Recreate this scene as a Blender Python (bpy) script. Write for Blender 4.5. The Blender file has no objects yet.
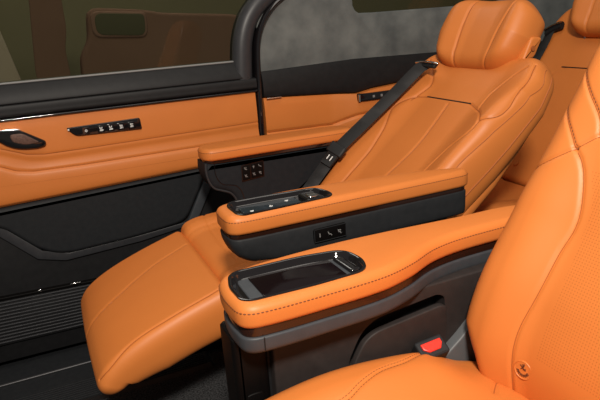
import bpy, bmesh, math, random
import numpy as np
from mathutils import Vector, Matrix

random.seed(4)
SC = bpy.context.scene
COL = SC.collection

# ------------------------------------------------------------------ camera
cam_d = bpy.data.cameras.new('camera')
cam_d.sensor_fit = 'HORIZONTAL'
cam_d.sensor_width = 36.0
cam_d.lens = 581.0 / 600.0 * 36.0
cam_d.clip_start = 0.02
cam = bpy.data.objects.new('camera', cam_d)
COL.objects.link(cam)
R = Matrix(((0.90826, 0.18165, -0.37693), (-0.41356, 0.25294, -0.87464), (-0.06354, 0.95028, 0.30485)))
cam.matrix_world = Matrix.Translation((0, 0, 1.05)) @ R.to_4x4()
SC.camera = cam

# ------------------------------------------------------------------ world, lamps, exposure
world = bpy.data.worlds.new('showroom_light')
SC.world = world
world.use_nodes = True
bg = world.node_tree.nodes['Background']
bg.inputs[0].default_value = (1.0, 0.95, 0.88, 1)
bg.inputs[1].default_value = 0.125


def area(name, loc, target, size, power, color, size_y=None):
    d = bpy.data.lights.new(name, 'AREA')
    d.energy = power
    d.color = color
    d.size = size
    if size_y:
        d.shape = 'RECTANGLE'
        d.size_y = size_y
    o = bpy.data.objects.new(name, d)
    COL.objects.link(o)
    o.location = loc
    o.rotation_euler = (Vector(target) - Vector(loc)).to_track_quat('-Z', 'Y').to_euler()
    return o


area('showroom_lamp', (-0.12, -0.50, 2.12), (0.75, 1.1, 0.5), 0.24, 67, (1.0, 0.91, 0.80))
area('showroom_ceiling_lamp', (0.6, 0.9, 3.2), (0.7, 1.3, 0.3), 1.6, 18, (1.0, 0.92, 0.82))
area('showroom_far_lamp', (0.4, 4.2, 3.6), (0.4, 4.6, 0.5), 1.5, 26, (1.0, 0.95, 0.85))  # unseen lamp, added to brighten the wall and strip beyond the glass
SC.view_settings.view_transform = 'Standard'
SC.view_settings.look = 'None'
SC.view_settings.gamma = 1.0
SC.view_settings.use_curve_mapping = False
SC.view_settings.exposure = 0.0

# ------------------------------------------------------------------ materials


def base_mat(name, color, rough=0.5, metal=0.0, spec=0.5, coat=0.0):
    m = bpy.data.materials.new(name)
    m.use_nodes = True
    b = m.node_tree.nodes['Principled BSDF']
    b.inputs['Base Color'].default_value = (*color, 1)
    b.inputs['Roughness'].default_value = rough
    b.inputs['Metallic'].default_value = metal
    b.inputs['Specular IOR Level'].default_value = spec
    b.inputs['Coat Weight'].default_value = coat
    return m, m.node_tree.nodes, m.node_tree.links, b


def noisy(name, c1, c2, scale, rough=0.6, bump=0.2, bscale=None, spec=0.4, dist=0.001, detail=4):
    m, N, L, b = base_mat(name, c1, rough, spec=spec)
    tc = N.new('ShaderNodeTexCoord')
    n = N.new('ShaderNodeTexNoise')
    n.inputs['Scale'].default_value = scale
    n.inputs['Detail'].default_value = detail
    L.new(tc.outputs['Object'], n.inputs['Vector'])
    r = N.new('ShaderNodeValToRGB')
    r.color_ramp.elements[0].color = (*c1, 1)
    r.color_ramp.elements[0].position = 0.3
    r.color_ramp.elements[1].color = (*c2, 1)
    r.color_ramp.elements[1].position = 0.7
    L.new(n.outputs['Fac'], r.inputs['Fac'])
    L.new(r.outputs['Color'], b.inputs['Base Color'])
    n2 = N.new('ShaderNodeTexNoise')
    n2.inputs['Scale'].default_value = bscale or scale
    n2.inputs['Detail'].default_value = 3
    L.new(tc.outputs['Object'], n2.inputs['Vector'])
    bp = N.new('ShaderNodeBump')
    bp.inputs['Strength'].default_value = bump
    bp.inputs['Distance'].default_value = dist
    L.new(n2.outputs['Fac'], bp.inputs['Height'])
    L.new(bp.outputs['Normal'], b.inputs['Normal'])
    return m


def leather(name, color, perforated=False):
    m, N, L, b = base_mat(name, color, 0.46, spec=0.38)
    tc = N.new('ShaderNodeTexCoord')
    n = N.new('ShaderNodeTexNoise')
    n.inputs['Scale'].default_value = 9
    n.inputs['Detail'].default_value = 5
    L.new(tc.outputs['Object'], n.inputs['Vector'])
    r = N.new('ShaderNodeValToRGB')
    r.color_ramp.elements[0].color = (color[0] * 0.94, color[1] * 0.92, color[2] * 0.9, 1)
    r.color_ramp.elements[1].color = (min(1, color[0] * 1.05), color[1] * 1.06, color[2] * 1.06, 1)
    L.new(n.outputs['Fac'], r.inputs['Fac'])
    col = r.outputs['Color']
    v = N.new('ShaderNodeTexVoronoi')
    v.inputs['Scale'].default_value = 620
    L.new(tc.outputs['Object'], v.inputs['Vector'])
    bp = N.new('ShaderNodeBump')
    bp.inputs['Strength'].default_value = 0.10
    bp.inputs['Distance'].default_value = 0.0006
    L.new(v.outputs['Distance'], bp.inputs['Height'])
    nrm = bp.outputs['Normal']
    if perforated:
        uv = N.new('ShaderNodeUVMap')
        uv.uv_map = 'metric'
        sc = N.new('ShaderNodeVectorMath'); sc.operation = 'SCALE'
        sc.inputs['Scale'].default_value = 1 / 0.0050
        L.new(uv.outputs['UV'], sc.inputs[0])
        fr = N.new('ShaderNodeVectorMath'); fr.operation = 'FRACTION'
        L.new(sc.outputs['Vector'], fr.inputs[0])
        ds = N.new('ShaderNodeVectorMath'); ds.operation = 'DISTANCE'
        ds.inputs[1].default_value = (0.5, 0.5, 0)
        L.new(fr.outputs['Vector'], ds.inputs[0])
        lt = N.new('ShaderNodeMapRange')
        lt.inputs['From Min'].default_value = 0.16
        lt.inputs['From Max'].default_value = 0.28
        lt.inputs['To Min'].default_value = 1
        lt.inputs['To Max'].default_value = 0
        L.new(ds.outputs['Value'], lt.inputs['Value'])
        at = N.new('ShaderNodeAttribute')
        at.attribute_name = 'perforation'
        mu = N.new('ShaderNodeMath'); mu.operation = 'MULTIPLY'
        L.new(lt.outputs['Result'], mu.inputs[0])
        L.new(at.outputs['Fac'], mu.inputs[1])
        mx = N.new('ShaderNodeMix'); mx.data_type = 'RGBA'
        L.new(mu.outputs['Value'], mx.inputs['Factor'])
        L.new(col, mx.inputs['A'])
        mx.inputs['B'].default_value = (color[0] * 0.80, color[1] * 0.74, color[2] * 0.7, 1)
        col = mx.outputs['Result']
    L.new(col, b.inputs['Base Color'])
    L.new(nrm, b.inputs['Normal'])
    return m


ORANGE = (0.635, 0.194, 0.041)
M = {}
M['leather'] = leather('tan_leather', ORANGE)
M['perf'] = leather('perforated_tan_leather', ORANGE, True)
M['seamtone'] = base_mat('leather_seam', (0.38, 0.105, 0.022), 0.6)[0]
M['thread'] = base_mat('brown_thread', (0.16, 0.045, 0.012), 0.7)[0]
M['dark'] = noisy('charcoal_plastic', (0.0152, 0.0168, 0.0192), (0.0200, 0.0216, 0.0240), 60, 0.62, 0.15, 500, dist=0.0005, spec=0.25)
M['shell'] = noisy('neutral_shell', (0.0125, 0.0150, 0.0185), (0.0165, 0.019, 0.0225), 60, 0.65, 0.15, 500, dist=0.0005, spec=0.15)
M['sill'] = noisy('black_soft_trim', (0.008, 0.008, 0.009), (0.012, 0.012, 0.013), 40, 0.55, 0.2, 700, dist=0.0005, spec=0.3)
M['grey'] = noisy('grey_plastic', (0.038, 0.043, 0.050), (0.046, 0.051, 0.058), 60, 0.5, 0.12, 600, dist=0.0005)
M['frame'] = noisy('satin_frame_plastic', (0.030, 0.031, 0.035), (0.038, 0.039, 0.043), 50, 0.42, 0.1, 600, dist=0.0005)
M['brown'] = noisy('dark_brown_plastic', (0.021, 0.017, 0.0165), (0.027, 0.022, 0.021), 70, 0.6, 0.15, 600, dist=0.0005, spec=0.3)
M['lever'] = noisy('textured_brown', (0.05, 0.025, 0.018), (0.19, 0.10, 0.075), 260, 0.5, 0.5, 300)
M['black'] = base_mat('flat_black', (0.006, 0.006, 0.007), 0.6)[0]
M['gloss'] = base_mat('gloss_black', (0.008, 0.007, 0.008), 0.08, spec=0.6, coat=0.5)[0]
M['satin'] = base_mat('satin_black', (0.003, 0.0025, 0.0025), 0.5, spec=0.12)[0]
M['greylight'] = base_mat('light_grey_plastic', (0.085, 0.092, 0.098), 0.5)[0]
M['lacquer'] = base_mat('bronze_lacquer', (0.022, 0.008, 0.005), 0.16, spec=0.5, coat=0.2)[0]
M['chrome'] = base_mat('chrome', (0.75, 0.74, 0.72), 0.12, 1.0)[0]
M['steel'] = base_mat('scuffed_steel', (0.10, 0.10, 0.105), 0.45, 0.6)[0]
M['screen'] = base_mat('screen_glass', (0.006, 0.003, 0.004), 0.06, spec=0.5)[0]
M['phone'] = base_mat('lit_screen', (0.02, 0.028, 0.036), 0.12, spec=0.5)[0]
M['icon'] = base_mat('white_print', (0.75, 0.75, 0.74), 0.5)[0]
M['icongrey'] = base_mat('grey_print', (0.22, 0.22, 0.22), 0.5)[0]
M['red'] = base_mat('red_plastic', (0.80, 0.035, 0.020), 0.35)[0]
M['suede'] = noisy('grey_suede', (0.088, 0.097, 0.098), (0.180, 0.192, 0.186), 9, 0.9, 0.3, 350, spec=0.15, detail=12)
M['carpet'] = noisy('charcoal_carpet', (0.006, 0.006, 0.0065), (0.085, 0.086, 0.09), 190, 0.95, 0.8, 300, spec=0.1, dist=0.004)
M['web'] = noisy('belt_webbing', (0.014, 0.014, 0.015), (0.022, 0.022, 0.023), 300, 0.7, 0.3, 700, dist=0.0005)
M['olive'] = noisy('olive_wall', (0.27, 0.25, 0.16), (0.32, 0.29, 0.19), 0.6, 0.9, 0.05)
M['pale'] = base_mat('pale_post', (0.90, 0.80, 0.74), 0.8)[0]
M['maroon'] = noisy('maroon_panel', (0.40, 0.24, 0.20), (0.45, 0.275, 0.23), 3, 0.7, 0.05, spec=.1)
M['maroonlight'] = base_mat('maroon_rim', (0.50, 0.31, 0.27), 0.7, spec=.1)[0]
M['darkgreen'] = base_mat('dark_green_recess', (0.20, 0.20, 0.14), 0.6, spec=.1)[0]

g = bpy.data.materials.new('tinted_glass')
g.use_nodes = True
N, L = g.node_tree.nodes, g.node_tree.links
N.remove(N['Principled BSDF'])
tr = N.new('ShaderNodeBsdfTransparent'); tr.inputs[0].default_value = (0.60, 0.60, 0.52, 1)
gl = N.new('ShaderNodeBsdfGlossy'); gl.inputs['Roughness'].default_value = 0.02
fr = N.new('ShaderNodeFresnel'); fr.inputs[0].default_value = 1.28
mx = N.new('ShaderNodeMixShader')
L.new(fr.outputs[0], mx.inputs[0]); L.new(tr.outputs[0], mx.inputs[1]); L.new(gl.outputs[0], mx.inputs[2])
L.new(mx.outputs[0], N['Material Output'].inputs[0])
M['glass'] = g

# ------------------------------------------------------------------ object helpers


def thing(name, label, cat, loc, group=None):
    o = bpy.data.objects.new(name, None)
    COL.objects.link(o)
    o.empty_display_size = 0.05
    o.location = loc
    o['label'] = label
    o['category'] = cat
    if group:
        o['group'] = group
    return o


def mk(name, verts, faces, mat, parent=None, angle=35, label=None, merge=0):
    me = bpy.data.meshes.new(name)
    me.from_pydata([tuple(map(float, v)) for v in verts], [], [tuple(f) for f in faces])
    bm = bmesh.new()
    bm.from_mesh(me)
    if merge:
        bmesh.ops.remove_doubles(bm, verts=bm.verts, dist=merge)
    bmesh.ops.recalc_face_normals(bm, faces=bm.faces)
    bm.to_mesh(me)
    bm.free()
    for p in me.polygons:
        p.use_smooth = True
    me.set_sharp_from_angle(angle=math.radians(angle))
    o = bpy.data.objects.new(name, me)
    COL.objects.link(o)
    if mat is not None:
        me.materials.append(M[mat])
    if parent is not None:
        o.parent = parent
        if parent.type == 'EMPTY':
            o.location = -parent.location
    if label:
        o['label'] = label
    return o


def structure(o):
    o['kind'] = 'structure'
    return o


def bevel(o, w, seg=3, ang=40):
    b = o.modifiers.new('bevel', 'BEVEL')
    b.width = w
    b.segments = seg
    b.limit_method = 'ANGLE'
    b.angle_limit = math.radians(ang)
    b.harden_normals = False
    return o


def box(name, lo, hi, mat, parent=None, bev=0, label=None):
    x0, y0, z0 = lo
    x1, y1, z1 = hi
    v = [(x0, y0, z0), (x1, y0, z0), (x1, y1, z0), (x0, y1, z0), (x0, y0, z1), (x1, y0, z1), (x1, y1, z1), (x0, y1, z1)]
    f = [(0, 1, 2, 3), (4, 5, 6, 7), (0, 1, 5, 4), (1, 2, 6, 5), (2, 3, 7, 6), (3, 0, 4, 7)]
    o = mk(name, v, f, mat, parent, label=label)
    if bev:
        bevel(o, bev)
    return o


def catmull(pts, n=12, closed=False):
    P = np.array(pts, float)
    out = []
    m = len(P)
    rng = range(m) if closed else range(m - 1)
    for i in rng:
        if closed:
            a, b, c, d = P[(i - 1) % m], P[i], P[(i + 1) % m], P[(i + 2) % m]
        else:
            b, c = P[i], P[i + 1]
            a = P[i - 1] if i > 0 else 2 * b - c
            d = P[i + 2] if i + 2 < m else 2 * c - b
        # centripetal-like tangents limited by the segment length
        lb = np.linalg.norm(c - b)
        t1 = (c - a) / max(1e-9, np.linalg.norm(c - a)) * lb
        t2 = (d - b) / max(1e-9, np.linalg.norm(d - b)) * lb
        for k in range(n):
            t = k / n
            h00 = 2 * t**3 - 3 * t**2 + 1; h10 = t**3 - 2 * t**2 + t
            h01 = -2 * t**3 + 3 * t**2; h11 = t**3 - t**2
            out.append(h00 * b + h10 * t1 + h01 * c + h11 * t2)
    if not closed:
        out.append(P[-1])
    return np.array(out)


def resample(P, n, closed=False):
    P = np.array(P, float)
    Q = np.vstack([P, P[:1]]) if closed else P
    d = np.r_[0, np.cumsum(np.linalg.norm(np.diff(Q, axis=0), axis=1))]
    t = np.linspace(0, d[-1], n + 1)[:-1] if closed else np.linspace(0, d[-1], n)
    return np.stack([np.interp(t, d, Q[:, k]) for k in range(Q.shape[1])], 1)


def fillet(pts, r, n=6):
    """round the corners of a closed 2D polygon"""
    P = [np.array(p, float) for p in pts]
    m = len(P)
    rr = r if hasattr(r, '__len__') else [r] * m
    out = []
    for i in range(m):
        a, b, c = P[i - 1], P[i], P[(i + 1) % m]
        u = (a - b); v = (c - b)
        lu, lv = np.linalg.norm(u), np.linalg.norm(v)
        q = min(rr[i], lu * 0.49, lv * 0.49)
        if q < 1e-6:
            out.append(b)
            continue
        p0, p1 = b + u / lu * q, b + v / lv * q
        for k in range(n + 1):
            t = k / n
            out.append((1 - t)**2 * p0 + 2 * t * (1 - t) * b + t * t * p1)
    return np.array(out)


def ccw(P):
    a = np.sum(P[:, 0] * np.roll(P[:, 1], -1) - np.roll(P[:, 0], -1) * P[:, 1])
    return P if a > 0 else P[::-1]


def inset(P, d):
    t = np.roll(P, -1, 0) - np.roll(P, 1, 0)
    t /= np.maximum(1e-9, np.linalg.norm(t, axis=1))[:, None]
    return P + d * np.stack([-t[:, 1], t[:, 0]], 1)


def loft(rings, cap=True):
    n = len(rings[0])
    v = [p for r in rings for p in r]
    f = []
    for i in range(len(rings) - 1):
        for j in range(n):
            k = (j + 1) % n
            f.append((i * n + j, i * n + k, (i + 1) * n + k, (i + 1) * n + j))
    if cap:
        f.append(tuple(range(n))[::-1])
        f.append(tuple((len(rings) - 1) * n + j for j in range(n)))
    return v, f


def slab_rings(P, z0, z1, rt, rb, puff=0.0):
    """rings of a plan outline between z0 and z1 with rounded rims"""
    P = ccw(np.array(P))
    out = []
    for k in range(6):
        a = math.pi / 2 * k / 5
        out.append((inset(P, rb * (1 - math.sin(a))), z0 + rb * (1 - math.cos(a))))
    for k in range(6):
        a = math.pi / 2 * k / 5
        out.append((inset(P, rt * (1 - math.cos(a))), z1 - rt * (1 - math.sin(a))))
    return out


def plan_slab(name, outline, z0, z1, rt, rb, mat, parent, n=160, label=None):
    P = resample(outline, n, True)
    rings = [[(x, y, z) for x, y in Q] for Q, z in slab_rings(P, z0, z1, rt, rb)]
    v, f = loft(rings)
    return mk(name, v, f, mat, parent, angle=50, label=label)


def side_slab(name, outline, y0, y1, mat, parent, r=0.004, n=120, label=None, smooth=True):
    """outline in (X, Z), thickness along Y from y0 (camera side) to y1"""
    P = ccw(resample(outline, n, True)) if smooth else ccw(np.array(outline, float))
    rings = [[(x, y, z) for x, z in Q] for Q, y in [(inset(P, r * (1 - math.sin(a))), y0 + r * (1 - math.cos(a))) for a in [math.pi / 2 * k / (6 if r > .008 else 3) for k in range(7 if r > .008 else 4)]] + [(P, y1)]]
    v, f = loft(rings)
    return mk(name, v, f, mat, parent, angle=40, label=label)


def tube(name, pts, r, mat, parent, n=8, flat=None, label=None):
    """sweep; flat=(width, thickness, wdir) makes a strap"""
    P = np.array(pts, float)
    rings = []
    prev = None
    for i in range(len(P)):
        t = P[min(i + 1, len(P) - 1)] - P[max(i - 1, 0)]
        t /= max(1e-9, np.linalg.norm(t))
        if flat is not None:
            w = np.array(flat[2], float); w -= t * (w @ t); w /= np.linalg.norm(w)
            q = np.cross(t, w)
            a, b = flat[0] / 2, flat[1] / 2
            e = min(b, a) * 0.6
            ring = [P[i] + w * sx + q * sy for sx, sy in ((-a, -b + e), (-a + e, -b), (a - e, -b), (a, -b + e), (a, b - e), (a - e, b), (-a + e, b), (-a, b - e))]
        else:
            ref = prev if prev is not None else (np.array([0, 0, 1.0]) if abs(t[2]) < .9 else np.array([1.0, 0, 0]))
            u = ref - t * (ref @ t); u /= max(1e-9, np.linalg.norm(u))
            prev = u
            w = np.cross(t, u)
            rr = r[i] if hasattr(r, '__len__') else r
            ring = [P[i] + rr * (u * math.cos(2 * math.pi * k / n) + w * math.sin(2 * math.pi * k / n)) for k in range(n)]
        rings.append(ring)
    v, f = loft(rings)
    return mk(name, v, f, mat, parent, angle=45, label=label)


def dashes(name, pts, mat, parent, r=0.0009, on=0.0045, off=0.0022, lift=None):
    """a run of sewn stitches along a polyline"""
    P = np.array(pts, float)
    d = np.r_[0, np.cumsum(np.linalg.norm(np.diff(P, axis=0), axis=1))]
    V, F = [], []
    s = 0.0
    while s + on < d[-1]:
        q = [np.array([np.interp(s + on * k, d, P[:, c]) for c in range(3)]) for k in (0, .5, 1)]
        t = q[2] - q[0]; t /= max(1e-9, np.linalg.norm(t))
        ref = np.array([0, 0, 1.0]) if abs(t[2]) < .8 else np.array([0, 1.0, 0])
        u = np.cross(t, ref); u /= np.linalg.norm(u); w = np.cross(t, u)
        rings = [[c + rr * (u * math.cos(a) + w * math.sin(a)) for a in (0.3, 1.87, 3.44, 5.0)] for c, rr in ((q[0], r * .5), (q[1], r), (q[2], r * .5))]
        v, f = loft(rings)
        o = len(V)
        V += v; F += [tuple(i + o for i in x) for x in f]
        s += on + off
    return mk(name, V, F, mat, parent)


def cut(o, cutter):
    """take the cutter's volume out of o for good"""
    b = o.modifiers.new('cut', 'BOOLEAN')
    b.operation = 'DIFFERENCE'
    b.solver = 'EXACT'
    b.object = cutter
    dg = bpy.context.evaluated_depsgraph_get()
    dg.update()
    me = bpy.data.meshes.new_from_object(o.evaluated_get(dg))
    o.modifiers.clear()
    o.data = me
    bpy.data.objects.remove(cutter)
    me.set_sharp_from_angle(angle=math.radians(50))


def strokes(name, lines, w, org, ax, ay, mat, parent, h=0.0006):
    """flat printed marks: polylines in the plane org + ax*u + ay*v"""
    org, ax, ay = np.array(org, float), np.array(ax, float), np.array(ay, float)
    nz = np.cross(ax, ay); nz /= np.linalg.norm(nz)
    V, F = [], []
    for ln in lines:
        Q = [org + ax * u + ay * v for u, v in ln]
        for a, b in zip(Q[:-1], Q[1:]):
            t = b - a
            l = np.linalg.norm(t)
            t = t / l
            s = np.cross(nz, t) * w / 2
            a2, b2 = a - t * w * .3, b + t * w * .3
            o = len(V)
            for c in (a2 - s, b2 - s, b2 + s, a2 + s):
                V.append(c - nz * h)
            for c in (a2 - s, b2 - s, b2 + s, a2 + s):
                V.append(c + nz * h)
            F += [tuple(i + o for i in x) for x in ((0, 1, 2, 3), (4, 5, 6, 7), (0, 1, 5, 4), (1, 2, 6, 5), (2, 3, 7, 6), (3, 0, 4, 7))]
    return mk(name, V, F, mat, parent)


# PADSTART ---------------------------------------------------------- upholstered pads


def sstep(a, b, x):
    t = np.clip((x - a) / (b - a), 0, 1)
    return t * t * (3 - 2 * t)


def edge(d, r, p):
    q = np.clip(1 - d / np.maximum(r, 1e-6), 0, 1)
    return np.maximum(0, 1 - q**p)**(1 / p)


def segdist(X, S, line):
    D = np.full(X.shape, 9.0)
    for (ax, as_), (bx, bs) in zip(line[:-1], line[1:]):
        vx, vs = bx - ax, bs - as_
        t = np.clip(((X - ax) * vx + (S - as_) * vs) / max(1e-12, vx * vx + vs * vs), 0, 1)
        D = np.minimum(D, np.hypot(X - ax - t * vx, S - as_ - t * vs))
    return D


class Pad:
    """A cushion along a path in the XZ plane: x runs across (Y), s along the path; the front is the path's left side."""

    def __init__(self, path, yc, half, T, ru, rv0, rv1, p=2.4, rc0=0.0, rc1=0.0, bump=None, seams=(), depth=0.0035, width=0.003, shift=None):
        P = catmull(path, 24)
        self.P = resample(P, 300)
        d = np.linalg.norm(np.diff(self.P, axis=0), axis=1)
        self.sv = np.r_[0, np.cumsum(d)]
        self.L = self.sv[-1]
        t = np.gradient(self.P, axis=0)
        t /= np.linalg.norm(t, axis=1)[:, None]
        self.Nn = np.stack([-t[:, 1], t[:, 0]], 1)
        self.yc, self.half, self.T = yc, half, T
        self.ru, self.rv0, self.rv1, self.p, self.rc0, self.rc1 = ru, rv0, rv1, p, rc0, rc1
        self.bump, self.seams, self.depth, self.width = bump, seams, depth, width

    def hw(self, s):
        h = self.half(s / self.L) if callable(self.half) else np.full_like(s, self.half)
        for rc, d in ((self.rc0, s), (self.rc1, self.L - s)):
            if rc:
                q = np.clip(rc - d, 0, rc)
                h = h - rc + np.sqrt(np.maximum(0, rc * rc - q * q))
        return h

    def pos(self, x, s, side=1, groove=True):
        x, s = np.asarray(x, float), np.asarray(s, float)
        h = self.hw(s)
        E = edge(h - np.abs(x), self.ru, self.p) * edge(s, self.rv0, self.p) * edge(self.L - s, self.rv1, self.p)
        T = self.T(s / self.L) if callable(self.T) else self.T
        off = -T / 2 + side * T / 2 * E
        if side > 0:
            if self.bump is not None:
                off = off + self.bump(x, s) * E
            if groove:
                for ln in self.seams:
                    D = segdist(x, s, ln)
                    off = off - self.depth * E * np.exp(-(D / self.width)**2)
        px = np.interp(s, self.sv, self.P[:, 0]) + off * np.interp(s, self.sv, self.Nn[:, 0])
        pz = np.interp(s, self.sv, self.P[:, 1]) + off * np.interp(s, self.sv, self.Nn[:, 1])
        return np.stack([px, self.yc + x, pz], -1)

    def grid(self, nu, nv):
        a = np.sin(np.pi / 2 * np.linspace(-1, 1, nu))
        a = 0.45 * a + 0.55 * np.sign(a) * (1 - (1 - np.abs(np.linspace(-1, 1, nu)))**1.6)
        b = np.linspace(0, 1, nv)
        b = 0.55 * b + 0.45 * (0.5 - 0.5 * np.cos(np.pi * b))
        s = b * self.L
        S = np.repeat(s[:, None], nu, 1)
        X = self.hw(S) * a[None, :]
        return X, S
# PADEND


def build_pad(name, pad, mat, parent, nu=150, nv=190, perf=None, label=None):
    X, S = pad.grid(nu, nv)
    A = pad.pos(X, S, 1).reshape(-1, 3)
    X2, S2 = pad.grid(40, 40)
    # back side on the same border, coarse grid would not match: reuse the fine one
    B = pad.pos(X, S, -1).reshape(-1, 3)
    n = len(A)
    idx = np.arange(n).reshape(nv, nu)
    bidx = idx + n
    border = np.zeros((nv, nu), bool)
    border[0] = border[-1] = True
    border[:, 0] = border[:, -1] = True
    bidx = np.where(border, idx, bidx)
    F = []
    for i in range(nv - 1):
        for j in range(nu - 1):
            F.append((idx[i, j], idx[i, j + 1], idx[i + 1, j + 1], idx[i + 1, j]))
            F.append((bidx[i, j], bidx[i + 1, j], bidx[i + 1, j + 1], bidx[i, j + 1]))
    V = np.vstack([A, B])
    used = np.unique(np.array(F).ravel())
    remap = -np.ones(len(V), int)
    remap[used] = np.arange(len(used))
    me = bpy.data.meshes.new(name)
    me.from_pydata(V[used].tolist(), [], [tuple(int(remap[k]) for k in f) for f in F])
    if perf is not None:
        XX = np.concatenate([X.ravel(), X.ravel()])[used]
        SS = np.concatenate([S.ravel(), S.ravel()])[used]
        at = me.attributes.new('perforation', 'FLOAT', 'POINT')
        at.data.foreach_set('value', perf(XX, SS).astype(np.float32))
        uv = me.uv_layers.new(name='metric')
        li = np.zeros(len(me.loops), np.int32)
        me.loops.foreach_get('vertex_index', li)
        uv.data.foreach_set('uv', np.stack([XX[li] + 1, SS[li]], 1).ravel().astype(np.float32))
    bm = bmesh.new(); bm.from_mesh(me)
    bmesh.ops.recalc_face_normals(bm, faces=bm.faces)
    bm.to_mesh(me); bm.free()
    for p in me.polygons:
        p.use_smooth = True
    o = bpy.data.objects.new(name, me)
    COL.objects.link(o)
    me.materials.append(M[mat])
    o.parent = parent
    if parent.type == 'EMPTY':
        o.location = -parent.location
    if label:
        o['label'] = label
    return o


def seam_threads(pad, lines, parent, mat='seamtone', r=0.0009, off=0.0):
    for ln in lines:
        q = resample(catmull(ln, 10), 60)
        P = 0.75 * pad.pos(q[:, 0] + off, q[:, 1], 1, True) + 0.25 * pad.pos(q[:, 0] + off, q[:, 1], 1, False)
        tube('seam', P, r, mat, parent, n=5)


def smooth_lines(lines):
    return [resample(catmull(l, 8), 26).tolist() for l in lines]


def ribbon_seat_icon(kind):
    if kind == 0:
        return [[(.15, .95), (.38, .25), (.95, .2)], [(.75, .9), (.6, .6)]]
    if kind == 1:
        return [[(.5, .95), (.5, .1)], [(.25, .6), (.5, .95), (.75, .6)]]
    if kind == 2:
        return [[(.1, .9), (.35, .3), (.75, .3), (.95, 0)]]
    return [[(.15, .9), (.3, .35), (.8, .3), (.8, 0)], [(.45, .75), (.8, .75)]]


# ================================================================== SETTING
# --- floor, step well and rear wall
fo = [(-1.3, -0.1), (3.0, -0.1), (3.0, 1.80), (0.36, 1.80), (0.36, 1.60), (-1.3, 1.60)]
v, f = loft([[(x, y, z) for x, y in fo] for z in (-0.06, 0.0)])
floor = structure(mk('floor', v, f, 'carpet'))
sillbase = structure(box('trim_1', (-1.3, 1.60, -0.20), (3.0, 2.30, -0.105), 'dark'))
box('step_edge', (-1.3, 1.602, -0.105), (0.355, 1.640, -0.004), 'black', sillbase, 0.006)
for y0, y1 in ((1.76, 1.905), (2.006, 2.016)):
    box('scuff_plate', (-1.25, y0, -0.105), (0.7, y1, -0.098), 'steel', sillbase, 0.003, label='brushed metal scuff plate')
for k in range(11):
    box('tread_rib', (-1.25, 1.768 + k * 0.0125, -0.1), (0.7, 1.773 + k * 0.0125, -0.0945), 'dark', sillbase)
structure(box('wall_back', (2.92, -0.1, -0.2), (3.0, 2.3, 1.5), 'suede'))

# --- the sliding door on the far side
door = bpy.data.objects.new('door_1', None)
COL.objects.link(door)
door.location = (0.2, 2.2, -0.1)
structure(door)


def strip(name, xs, rows, mat, parent, yback=2.20, nx=130, grooves=(), angle=40, label=None, sub=6):
    """a trim panel: rows = [(z as knots or number, y as knots or number), ...] from bottom to top"""
    X = np.linspace(xs[0], xs[1], nx)

    def ev(k):
        if hasattr(k, '__len__'):
            return np.interp(X, [a for a, _ in k], [b for _, b in k])
        return np.full(nx, float(k))
    Zr = np.array([ev(z) for z, y in rows]); Yr = np.array([ev(y) for z, y in rows])
    k = len(rows)
    t0 = np.arange(k); t1 = np.linspace(0, k - 1, (k - 1) * sub + 1)
    Zs, Ys = [], []
    for j in range(nx):
        c = catmull(np.stack([Zr[:, j], Yr[:, j]], 1), sub)
        Zs.append(c[:, 0]); Ys.append(c[:, 1])
    Zs, Ys = np.array(Zs).T, np.array(Ys).T
    m = Zs.shape[0]
    for r in grooves:
        i = r * sub
        Ys[i] += 0.003
    V, F = [], []
    for i in range(m):
        for j in range(nx):
            V.append((X[j], Ys[i, j], Zs[i, j]))
    nb = len(V)
    for i in (0, m - 1):
        for j in range(nx):
            V.append((X[j], yback, Zs[i, j]))
    for i in range(m - 1):
        for j in range(nx - 1):
            F.append((i * nx + j, i * nx + j + 1, (i + 1) * nx + j + 1, (i + 1) * nx + j))
    for j in range(nx - 1):
        F.append((j, j + 1, nb + j + 1, nb + j))
        F.append(((m - 1) * nx + j, (m - 1) * nx + j + 1, nb + nx + j + 1, nb + nx + j))
        F.append((nb + j, nb + j + 1, nb + nx + j + 1, nb + nx + j))
    for j in (0, nx - 1):
        F.append(tuple([i * nx + j for i in range(m)] + [nb + nx + j, nb + j]))
    return mk(name, V, F, mat, parent, angle=angle, label=label)


# upper soft sill, in two runs with a seam between
strip('upper_sill', (-1.3, 0.765), [(0.784, 2.14), (0.790, 2.118), (0.806, 2.116), (0.824, 2.118), (0.828, 2.123)], 'sill', door)
strip('upper_sill', (-1.3, 0.735), [(0.828, 2.123), (0.832, 2.119), (0.860, 2.128), (0.888, 2.146), (0.893, 2.155)], 'sill', door)
strip('glass_seal', (-1.3, 0.70), [(0.890, 2.150), (0.8935, 2.147), (0.897, 2.150)], 'icongrey', door, label='thin pale strip along the glass')
strip('chrome_strip', (-1.3, 0.765), [(0.774, 2.125), (0.777, 2.116), (0.783, 2.116), (0.786, 2.125)], 'gloss', door, label='glossy belt line strip')
strip('chrome_strip', (-1.3, 0.035), [(0.7805, 2.116), (0.782, 2.1145), (0.7835, 2.116)], 'chrome', door)
lp_seam1 = [(-0.6, 0.75), (-0.28, 0.715), (-0.145, 0.69), (-0.07, 0.66), (-0.015, 0.652), (0.1, 0.652), (0.74, 0.660)]
lp_seam2 = [(-0.6, 0.68), (-0.3, 0.655), (-0.156, 0.632), (-0.11, 0.610), (-0.06, 0.601), (0.1, 0.598), (0.74, 0.601)]
lp_mid = [(-0.6, 0.58), (-0.16, 0.566), (0.1, 0.558), (0.74, 0.56)]
lp_low = [(-0.6, 0.47), (-0.2, 0.494), (0.1, 0.504), (0.51, 0.518), (0.77, 0.52)]
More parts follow.
